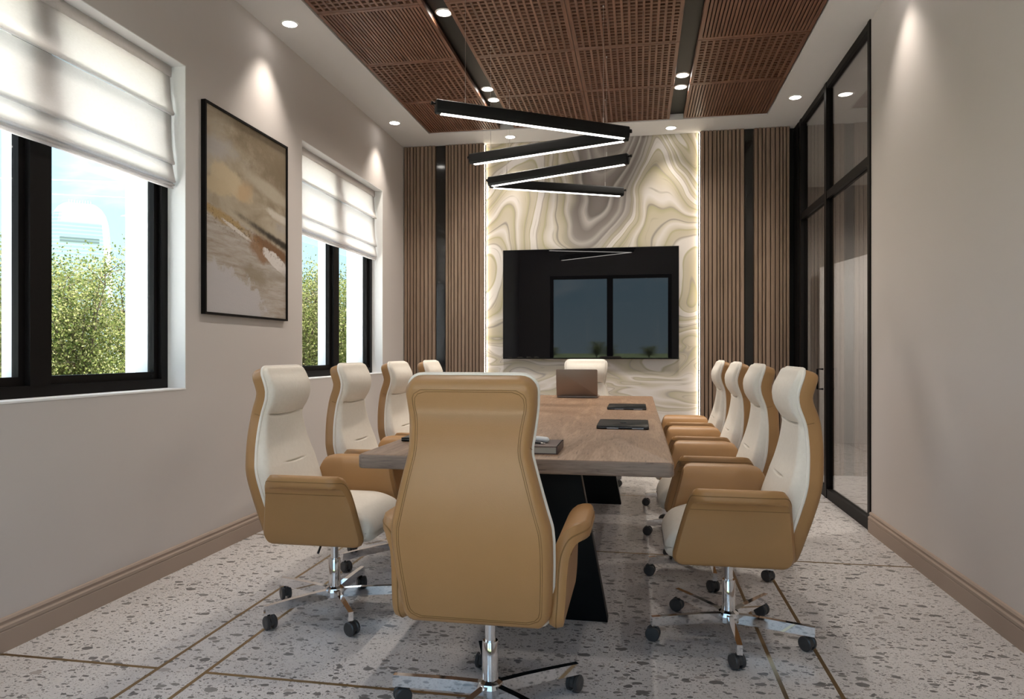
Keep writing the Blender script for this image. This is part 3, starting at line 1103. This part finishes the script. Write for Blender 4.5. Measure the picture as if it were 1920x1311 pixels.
def spaced(b0, b1, rc, n, extra=()):
    v = [b0 + rc * (1 - math.cos(PI / 2 * k / 6)) for k in range(6)] + list(np.linspace(b0 + rc, b1 - rc, n)) + \
        [b1 - rc * (1 - math.cos(PI / 2 * k / 6)) for k in range(5, -1, -1)]
    for e, hw, m_ in extra:
        v += list(np.linspace(e - hw, e + hw, m_))
    v = sorted(v)
    return [q for i, q in enumerate(v) if i == 0 or q - v[i - 1] > 4e-4]


def pad(mb, rows, b0, b1, lo, hi, rc, hfun, mapf, na=26, band=None, flip=False):
    """A padded sheet over the region lo(b)..hi(b), b0..b1 with rounded corners; hfun(edge distance, a, b) is its height."""
    g = []
    edge = {}
    for i, b in enumerate(rows):
        dlt = min(b - b0, b1 - b)
        ins = lambda r: r - math.sqrt(max(0.0, r * r - (r - dlt) ** 2)) if dlt < r else 0.0
        rl, rh = rc if isinstance(rc, tuple) else (rc, rc)
        l, h = lo(b) + ins(rl), hi(b) - ins(rh)
        row = []
        for j in range(na + 1):
            t = j / na
            t = 0.55 * t + 0.45 * (0.5 - 0.5 * math.cos(PI * t))
            a = l + (h - l) * t
            e = min(a - l, h - a, dlt)
            row.append(mapf(a, b, hfun(e, a, b)))
            edge[(i, j)] = (a, b)
        g.append(row)
    mb.grid(g, flip)
    nr = len(rows)
    loop = [(0, j) for j in range(na + 1)] + [(i, na) for i in range(1, nr)] + [(nr - 1, j) for j in range(na - 1, -1, -1)] + [(i, 0) for i in range(nr - 2, 0, -1)]
    ab = [edge[k] for k in loop]
    if band is not None:
        r0 = [g[i][j] for i, j in loop]
        r1 = [mapf(a, b, band) for a, b in ab]
        mb.grid([r0 + r0[:1], r1 + r1[:1]], flip)
    return ab


def rounded(H, r):
    sg = 1 if H > 0 else -1
    H = abs(H)

    def f(e, a, b):
        q = min(1.0, max(0.0, e / r))
        return sg * (H - r + r * math.sqrt(max(0.0, 1 - (1 - q) ** 2)))
    return f


def make_chair():
    root = thing('office_chair', 'chair', 'chair')
    # spine of the back: (y forward, z) of the seam between leather shell and fabric cushion
    at, L = curve_fn([(-.165, .372), (-.190, .45), (-.222, .55), (-.250, .65), (-.263, .76), (-.262, .855), (-.254, .895), (-.234, .95), (-.231, 1.0), (-.258, 1.088)])
    zs = [.372, .45, .55, .62, .665, .70, .862, .876, .89, 1.0, 1.088]
    ww = [.218, .224, .230, .232, .229, .219, .1755, .173, .174, .186, .191]

    def half(b):
        return float(np.interp(at(b)[1], zs, ww))
    smooth_half = lambda b: (half(max(0, b - .011)) + half(b) * 2 + half(min(L, b + .011))) / 4

    def mp(a, b, h):
        y, z, ny, nz = at(b)
        return (a, y + ny * h, z + nz * h)
    s_of = lambda zz: float(np.interp(zz, [at(q)[1] for q in np.linspace(0, L, 200)], np.linspace(0, L, 200)))
    s_neck, s_lum = s_of(.880), s_of(.655)
    rows = spaced(0, L, .05, 34, ((s_neck, .022, 23), (s_lum, .018, 19)))
    # leather shell
    mb = MB()
    ab = pad(mb, rows, 0, L, lambda b: -smooth_half(b), smooth_half, .048, rounded(-.056, .024), mp, 26, band=0.0, flip=True)
    shell = mb.build('back_shell', 'tan_leather', root, smooth=True, angle=50, merge=1e-5)
    # seams: two rows of stitching round the shell, one seam at the neck
    for ins in (.0245, .0300):
        path = []
        for (a, b) in ab[::1]:
            w_ = smooth_half(b)
            bb = min(max(b, ins), L - ins)
            aa = a
            lim = smooth_half(bb) - ins
            rr = .035
            dlt = min(bb - ins, L - ins - bb)
            if dlt < rr:
                lim -= rr - math.sqrt(max(0, rr * rr - (rr - dlt) ** 2))
            aa = max(-lim, min(lim, aa))
            path.append(mp(aa, bb, -.0562))
        q = [path[0]]
        for p in path[1:]:
            if (Vector(p) - Vector(q[-1])).length > .006:
                q.append(p)
        MB().tube(q, .0011, 5, closed=True).build('stitching', 'thread', shell, smooth=True)
    for sg in (-1, 1):
        p = [mp(sg * (smooth_half(s_neck) + .0006), s_neck, h) for h in np.linspace(-.030, -.001, 5)]
        MB().tube(p, .0012, 5).build('seam', 'thread', shell, smooth=True)

    # cushion
    def hf(e, a, b):
        z = at(b)[1]
        Hc = float(np.interp(z, [.372, .55, .65, .78, .87, .90, 1.0, 1.088], [.050, .058, .054, .038, .026, .024, .026, .022]))
        base = rounded(Hc, min(.024, Hc - .003))(e, a, b)
        w_ = smooth_half(b)
        cross = max(0.0, 1 - (a / w_) ** 2)
        headr = math.exp(-((z - .975) / .062) ** 4)
        lumb = math.exp(-((z - .56) / .15) ** 2)
        q = base + cross ** 0.6 * (.018 * headr + .014 * lumb)
        for s0, dep, sig, wid in ((s_neck, .016, .0045, .135), (s_lum, .011, .0040, .062)):
            q -= dep * math.exp(-((b - s0 - .05 * (a * a) / .1) / sig) ** 2) / (1 + math.exp((abs(a) - wid) / .010))
        return q
    mb = MB()
    ab = pad(mb, rows, 0, L, lambda b: -smooth_half(b) + .002, lambda b: smooth_half(b) - .002, .047, hf, mp, 30, band=0.0)
    cu = mb.build('back_cushion', 'cream_fabric', root, smooth=True, angle=70, merge=1e-5)
    q = []
    for (a, b) in ab:
        p = mp(a * 1.008, b, .003)
        if not q or (Vector(p) - Vector(q[-1])).length > .010:
            q.append(p)
    MB().tube(q, .0066, 8, closed=True).build('piping', 'piping_cream', cu, smooth=True)

    # seat
    def sm(a, b, h):
        drop = .055 * max(0.0, (b - .10) / .16) ** 2 * (1 if h > 0 else .0) + .012 * max(0.0, -b / .2)
        return (a, b, .405 + h - drop)
    srow = spaced(-.20, .262, .06, 16)
    mb = MB()
    hw_ = lambda b: .232 - .012 * max(0, b / .26)
    pad(mb, srow, -.20, .262, lambda b: -hw_(b), hw_, .06, lambda e, a, b: rounded(.092, .055)(e, a, b) + .010 * (1 - (a / .24) ** 2), sm, 24, band=0.0)
    pad(mb, srow, -.20, .262, lambda b: -hw_(b), hw_, .06, rounded(-.040, .03), sm, 12, band=0.0, flip=True)
    mb.build('seat_cushion', 'cream_fabric', root, smooth=True, angle=60, merge=1e-5)

    # arms: leather wings that curl outwards at the top
    art, AL = curve_fn([(.232, .352), (.238, .43), (.242, .52), (.250, .575), (.275, .617), (.324, .629)])
    for sg in (-1, 1):
        def am(a, b, h, sg=sg):
            x, z, nx, nz = art(b)
            return (sg * (x + nx * h), a, z + nz * h)
        lo_ = lambda b: -.212 + .030 * (b / AL) + .05 * max(0, (b / AL - .72) / .28) ** 2
        hi_ = lambda b: .240 - .088 * (b / AL) ** 1.15
        arow = spaced(0, AL, .035, 22)
        th = lambda b: .021 + .006 * (b / AL)
        mb = MB()
        ab = pad(mb, arow, 0, AL, lo_, hi_, (.055, .045), lambda e, a, b: rounded(th(b), .016)(e, a, b), am, 22, band=0.0)
        pad(mb, arow, 0, AL, lo_, hi_, (.055, .045), lambda e, a, b: rounded(-th(b), .016)(e, a, b), am, 22, band=0.0, flip=True)
        arm = mb.build('armrest', 'tan_leather', root, smooth=True, angle=50, merge=1e-5)
        q = []
        for (a, b) in ab:
            p = am(a, b, .0)
            c_ = am(a * .9, min(max(b, .01), AL - .01), 0)
            if not q or (Vector(p) - Vector(q[-1])).length > .010:
                q.append(p)
        MB().tube(q, .0022, 6, closed=True).build('seam', 'thread', arm, smooth=True)
        p = [am(a, AL * .70, th(AL * .7) + .0004) for a in np.linspace(lo_(AL * .7) + .01, hi_(AL * .7) - .01, 14)]
        MB().tube(p, .0012, 5).build('stitching', 'thread', arm, smooth=True)

    # mechanism, gas lift, star base
    mech = box(-.085, .085, -.10, .11, .335, .372).build('tilt_mechanism', 'dark_plastic', root, bevel=.006)
    MB().tube([(.06, .02, .352), (.16, .02, .352), (.225, .03, .318)], .005, 8).build('lever', 'dark_plastic', mech, smooth=True)
    MB().lathe([(.017, .22), (.017, .345)], 24).build('gas_lift', 'chrome', root, smooth=True)
    MB().lathe([(.026, .105), (.026, .228), (.024, .232), (.018, .232)], 24).build('lift_sleeve', 'chrome', root, smooth=True)
    MB().lathe([(.030, .060), (.043, .062), (.046, .066), (.046, .088), (.040, .102), (.030, .108), (.026, .110)], 10).build('hub', 'chrome', root)
    R = .312
    leg = MB()
    h0, h1 = .012, .010
    r0, r1 = .036, R + .012
    # upright flat bar, cut square at the end
    P_ = [(r0, .098, .060), (.12, .100, .061), (.22, .099, .061), (r1, .097, .060)]
    for k in range(3):
        a, b = P_[k], P_[k + 1]
        wa, wb = h0 + (h1 - h0) * k / 3, h0 + (h1 - h0) * (k + 1) / 3
        leg.add([(a[0], -wa, a[2]), (a[0], wa, a[2]), (a[0], wa, a[1]), (a[0], -wa, a[1]), (b[0], -wb, b[2]), (b[0], wb, b[2]), (b[0], wb, b[1]), (b[0], -wb, b[1])],
                [(0, 1, 5, 4), (1, 2, 6, 5), (2, 3, 7, 6), (3, 0, 4, 7)] + ([(0, 3, 2, 1)] if k == 0 else []) + ([(4, 5, 6, 7)] if k == 2 else []))
    leg_me = leg.mesh('leg', 'chrome', merge=1e-5)
    cas = MB()
    wr_ = .0285
    for s in (-1, 1):
        cas.lathe([(.004, s * .007), (wr_ - .004, s * .007), (wr_, s * .010), (wr_, s * .019), (wr_ - .004, s * .0225), (.010, s * .0235), (.002, s * .0225)], 20, axis=1, c=(.012, 0, wr_))
    cas.lathe([(.006, wr_), (.006, .062)], 10, c=(0, 0, 0))
    hood = [(.012 + (wr_ - .003) * math.cos(t), wr_ + (wr_ - .003) * math.sin(t)) for t in np.linspace(-.3, PI + .3, 14)]
    cas.prism([(x, z) for x, z in hood], 1, -.0065, .0065)
    cas_me = cas.mesh('caster', 'castor_plastic', smooth=True, angle=35)
    for k in range(5):
        a = PI + 2 * PI * k / 5
        lg = link('leg', leg_me, root)
        lg.rotation_euler = (0, 0, a)
        cs = link('caster', cas_me, lg)
        cs.location = (R - .006, 0, 0)
        cs.rotation_euler = (0, 0, -a + 0.55 + 0.21 * k)
    return root


chair0 = make_chair()
CHAIRS = [((-.466, 2.18), 0, 'cream and tan leather swivel chair at the table end facing the wall screen', None)]
for k, y in enumerate((2.93, 3.70, 4.46, 5.22)):
    CHAIRS.append(((-1.340, y), -PI / 2, 'cream and tan chair on the window side of the table, %s' %
                   ('farthest from the wall screen' if k == 0 else 'nearest the wall screen' if k == 3 else 'second from the marble wall' if k == 2 else 'third from the marble wall'),
                   'swivel chairs along the window side of the table'))
for k, y in enumerate((2.94, 3.77, 4.58, 5.44)):
    CHAIRS.append(((.360, y), PI / 2, 'cream and tan chair on the glass partition side, %s' %
                   ('farthest from the wall screen' if k == 0 else 'nearest the wall screen' if k == 3 else 'second from the marble wall' if k == 2 else 'third from the marble wall'),
                   'swivel chairs along the glass side of the table'))
CHAIRS.append(((-.467, 6.08), PI, 'cream swivel chair at the table end under the wall screen, behind the open laptop', None))
for k, (p, rz, lab, grp) in enumerate(CHAIRS):
    c = chair0 if k == 0 else copy_tree(chair0)
    c.location = (*p, 0)
    c.rotation_euler = (0, 0, rz)
    tag(c, lab, 'chair', grp)


# ------------------------------------------------------------------ things on the table
def emblem(parent, x, y, z, rz=0.0, mat='emblem_black'):
    pts = [(.000, -.0165), (.006, -.0185), (.011, -.014), (.015, -.004), (.012, .001), (.013, .009), (.016, .011), (.012, .0155), (.006, .016), (.000, .0135),
           (-.006, .016), (-.013, .013), (-.017, .004), (-.0155, -.006), (-.011, -.0145), (-.006, -.0185)]
    mb = MB().prism(pts, 2, 0, .0006)
    mb.prism([(.000, .018), (.003, .0185), (.007, .023), (.0065, .027), (.002, .0235)], 2, 0, .0006)
    o = mb.build('emblem', mat, parent)
    o.location = (x, y, z)
    o.rotation_euler = (0, 0, rz)
    return o


def closed_laptop(x, y, rz, label):
    root = thing('closed_laptop', label, 'laptop', (x, y, ZT), rz, 'closed black laptops on the table')
    hx, hy = .178, .125
    MB().prism(round_rect(hx, hy, .012), 2, .0015, .0085).build('laptop_base', 'laptop_black', root, bevel=.0015)
    lid = MB().prism(round_rect(hx, hy, .012), 2, .0095, .0150).build('laptop_lid', 'laptop_black', root, bevel=.0012)
    MB().prism(round_rect(hx - .0015, hy - .0015, .011), 2, .0085, .0095).build('edge_gap', 'laptop_silver_edge', root)
    for sx, sy in ((-1, -1), (1, -1), (-1, 1), (1, 1)):
        MB().lathe([(.006, 0), (.006, .0016)], 10, c=(sx * .15, sy * .10, 0)).build('foot', 'dark_plastic', root)
    for k in (-.10, .02):       # bright port slots on the side that faces the end of the table
        box(-hx - .0004, -hx + .002, k, k + .055, .0035, .0065).build('port', 'laptop_silver_edge', root)
    emblem(lid, 0, 0, .0150, PI / 2)
    return root


closed_laptop(-.075, 3.560, PI / 2, 'closed black laptop on the glass partition side of the table, farther from the open laptop')
closed_laptop(-.075, 4.720, PI / 2, 'closed black laptop on the glass partition side of the table, nearer the open laptop')
closed_laptop(-.845, 2.935, -PI / 2, 'closed black laptop on the window side of the table, half hidden behind a chair back')

ol = thing('open_laptop', 'open bronze laptop with its lid back turned to the room', 'laptop', (-.494, 5.70, ZT))
MB().prism([(p[0], p[1] + .117) for p in round_rect(.168, .115, .010)], 2, .002, .015).build('laptop_base', 'laptop_bronze', ol, bevel=.001)
box(-.14, .14, .07, .19, .015, .0158).build('keyboard', 'laptop_black', ol)
lid = MB().prism([(p[0], p[1] + .112) for p in round_rect(.168, .112, .009)], 2, -.003, .003).build('laptop_lid', 'laptop_bronze', ol, bevel=.001)
lid.location = (0, .002, .014)
lid.rotation_euler = (math.radians(101), 0, 0)
box(-.160, .160, .008, .217, -.0037, -.003).build('screen', 'screen_black', lid)
for sx, sy in ((-1, .02), (1, .02), (-1, .21), (1, .21)):
    MB().lathe([(.006, 0), (.006, .0025)], 10, c=(sx * .14, sy, 0)).build('foot', 'dark_plastic', ol)

bk = thing('book', 'brown bound notebook with pale pages lying at the table end', 'book', (-.395, 2.605, ZT), 0.0)
box(-.108, .108, -.104, .098, .0, .0035).build('cover', 'book_cover', bk)
box(-.108, .108, -.104, .098, .0255, .029).build('cover', 'book_cover', bk)
box(-.105, .1025, -.0985, .095, .0035, .0255).build('page_block', 'book_pages', bk)
box(.1025, .1085, -.104, .098, .0, .029).build('spine', 'book_cover', bk, bevel=.001)
tg = MB().lathe([(.0005, -.038), (.006, -.0365), (.0095, -.032), (.0108, -.024), (.0108, .024), (.0095, .032), (.006, .0365), (.0005, .038)], 20, axis=0)
tg = tg.build('earphone_case', 'white_plastic', smooth=True)
tg.location = (-.362, 2.62, ZT + .029 + .0108)
tg.rotation_euler = (0, 0, -.62)
tag(tg, 'small white capsule-shaped case lying on the brown notebook', 'case')
pn = thing('pen', 'slim dark pen with a silver tip beside the white case on the notebook', 'pen', (-.395, 2.585, ZT + .029 + .0042), -.55)
MB().lathe([(.0035, -.055), (.0042, -.05), (.0042, .045), (.0036, .048)], 12, axis=0).build('barrel', 'dark_plastic', pn, smooth=True)
MB().lathe([(.0036, .048), (.0030, .058), (.0008, .068)], 12, axis=0).build('tip', 'chrome', pn, smooth=True)
box(-.05, -.01, -.0012, .0012, .0042, .0060).build('clip', 'chrome', pn)

# ------------------------------------------------------------------ outdoors
paint('bounce_paving', (0.74, 0.73, 0.72))
struct('path', MB().box(-6.6, XLO, -9.0, 30.0, -0.30, -0.16).box(XLO, 3.5, -6.0, YN - .25, -0.30, -0.16), 'bounce_paving')  # unseen pale slabs, added to bounce sunlight into the windows and blinds
struct('lawn', box(-1500, 700, -1500, 1500, -0.4, -0.20), 'lawn_grass')


def make_tree(seed, h, rad, leaves, label, group):
    r = np.random.default_rng(seed)
    root = thing('leafy_tree', label, 'tree', (0, 0, -0.2), 0, group)
    tr_ = MB()
    tips = []
    for k in range(7):
        a = 2 * PI * k / 7 + r.uniform(-.3, .3)
        sp = r.uniform(.25, .8) * rad
        hh = h * r.uniform(.75, .98)
        p = []
        for t in np.linspace(0, 1, 7):
            b = t ** 1.6
            p.append((sp * b * math.cos(a) + r.normal(0, .02), sp * b * math.sin(a) + r.normal(0, .02), hh * t))
        tr_.tube(p, list(np.linspace(.026, .006, 7)), 6)
        for m_ in range(10):
            i = r.integers(2, 7)
            s = Vector(p[i])
            e = s + Vector((r.normal(0, .32) * rad, r.normal(0, .32) * rad, r.uniform(.05, .38) * rad))
            tr_.tube([s, (s + e) / 2 + Vector((0, 0, .03)), e], [.009, .006, .003], 5)
            tips.append(e)
        tips += [Vector(q) for q in p[2:]]
    tr_.build('trunk', 'tree_bark', root, smooth=True)
    tips = np.array([tuple(t) for t in tips])
    c = tips[r.integers(0, len(tips), leaves)] + r.normal(0, .17, (leaves, 3)) * np.array([rad / 1.1, rad / 1.1, 1.0])
    low = r.random(leaves) < .30
    c[low] = np.stack([r.normal(0, .45 * rad, leaves), r.normal(0, .45 * rad, leaves), r.uniform(.5, h * .75, leaves)], 1)[low]
    n = r.normal(0, 1, (leaves, 3))
    n /= np.linalg.norm(n, axis=1)[:, None]
    u = np.cross(n, r.normal(0, 1, (leaves, 3)))
    u /= np.linalg.norm(u, axis=1)[:, None]
    v = np.cross(n, u)
    s = r.uniform(.017, .032, leaves)[:, None]
    q = np.stack([c - u * s, c - v * s * .62, c + u * s, c + v * s * .62], 1).reshape(-1, 3)
    me = bpy.data.meshes.new('leaves')
    me.from_pydata(q.tolist(), [], np.arange(leaves * 4).reshape(-1, 4).tolist())
    me.materials.append(MATS['tree_leaf'])
    lv = link('leaves', me, root)
    lv['kind'] = 'stuff'
    return root


TL = 'slender leafy green tree in the row outside the windows'
TG = 'trees outside the windows'
protos = [make_tree(11, 2.75, 1.0, 13000, TL, TG), make_tree(12, 2.55, 1.05, 13000, TL, TG), make_tree(13, 2.9, .95, 13000, TL, TG)]
spots = [(-9.0, 10.0, 0, 1.0), (-9.4, 11.6, 1, 1.02), (-9.2, 8.5, 2, .93), (-10.2, 9.2, 1, 1.0), (-9.6, 13.4, 0, 1.05), (-9.3, 6.9, 1, .98), (-9.6, 5.2, 0, 1.0),
         (-9.4, 18.2, 1, 1.32), (-9.2, 19.9, 2, 1.22), (-10.2, 17.0, 0, 1.25), (-9.8, 21.8, 1, 1.28), (-9.5, 23.8, 2, 1.2), (-10.6, 19.4, 0, 1.35), (-9.6, 15.3, 2, 1.15),
         (-10.4, 10.9, 2, .98), (-10.6, 21.0, 0, 1.30)]
used = set()
for i, (x, y, k, s) in enumerate(spots):
    o = protos[k] if k not in used else copy_tree(protos[k])
    used.add(k)
    o.location = (x, y, -0.2)
    o.rotation_euler = (0, 0, i * 1.3)
    o.scale = (s, s, s)
for i, (x, y, s) in enumerate(((-31, -182, 1.3), (-25, -190, 1.1), (-12, -190, 1.5), (-8, -184, 1.2), (3, -186, 1.2), (10, -188, 1.4), (15, -180, 1.6), (24, -186, 1.3), (31, -190, 1.5), (-40, -188, 1.6), (40, -184, 1.6))):
    o = copy_tree(protos[i % 3])
    o.location = (x, y, -0.2)
    o.scale = (s * 2.0, s * 2.0, s)
    o.rotation_euler = (0, 0, i * 2.1)
    tag(o, 'green tree far across the lawn, mirrored in the wall screen', 'tree', 'trees far across the lawn')

# pale skyscraper with a rounded crown, far away
tw = thing('skyscraper', 'pale rounded glass skyscraper far beyond the trees outside the window', 'building', (-600, 664, -0.2))
tw.rotation_euler = (0, 0, math.radians(42))
lev = [(0, 30), (70, 30), (105, 29), (125, 28), (140, 26.5), (150, 24), (157, 20), (161, 15.5), (162.5, 13)]


def tower_ring(r, z):
    return [(p[0], p[1], z) for p in round_rect(r, r, r * .35, 5)]


mb = MB()
rows = [tower_ring(r, z) for z, r in lev]
mb.grid([q + q[:1] for q in rows])
n0 = len(mb.v)
mb.add(rows[-1], [tuple(range(len(rows[-1])))])
mb.build('tower_body', 'tower_wall', tw, merge=1e-4)
for z in (75, 118):
    rr = np.interp(z, [a for a, _ in lev], [b for _, b in lev]) + .3
    box(-rr * .62, rr * .62, -rr, -rr + 1.0, z, z + 2.2).build('floor_band', 'tower_band', tw)
    box(-rr * .62, rr * .62, -rr, -rr + 1.0, z + 3.4, z + 5.2).build('floor_band', 'tower_band', tw)
for k in range(9):
    x = -10 + 2.5 * k
    box(x - .5, x + .5, -13.6, -12.4, 161, 166).build('crown_fin', 'tower_wall', tw)
for sx in (-.30, .62):
    rr_ = [(np.interp(z, [a for a, _ in lev], [b for _, b in lev]), z) for z in (0, 70, 105, 125, 140, 150)]
    mb = MB()
    rows = []
    for r, z in rr_:
        rows.append([(r + .35, sx * r - 1.2, z), (r + .35, sx * r + 1.2, z)])
    mb.grid(rows)
    mb.build('glass_strip', 'tower_glass', tw)
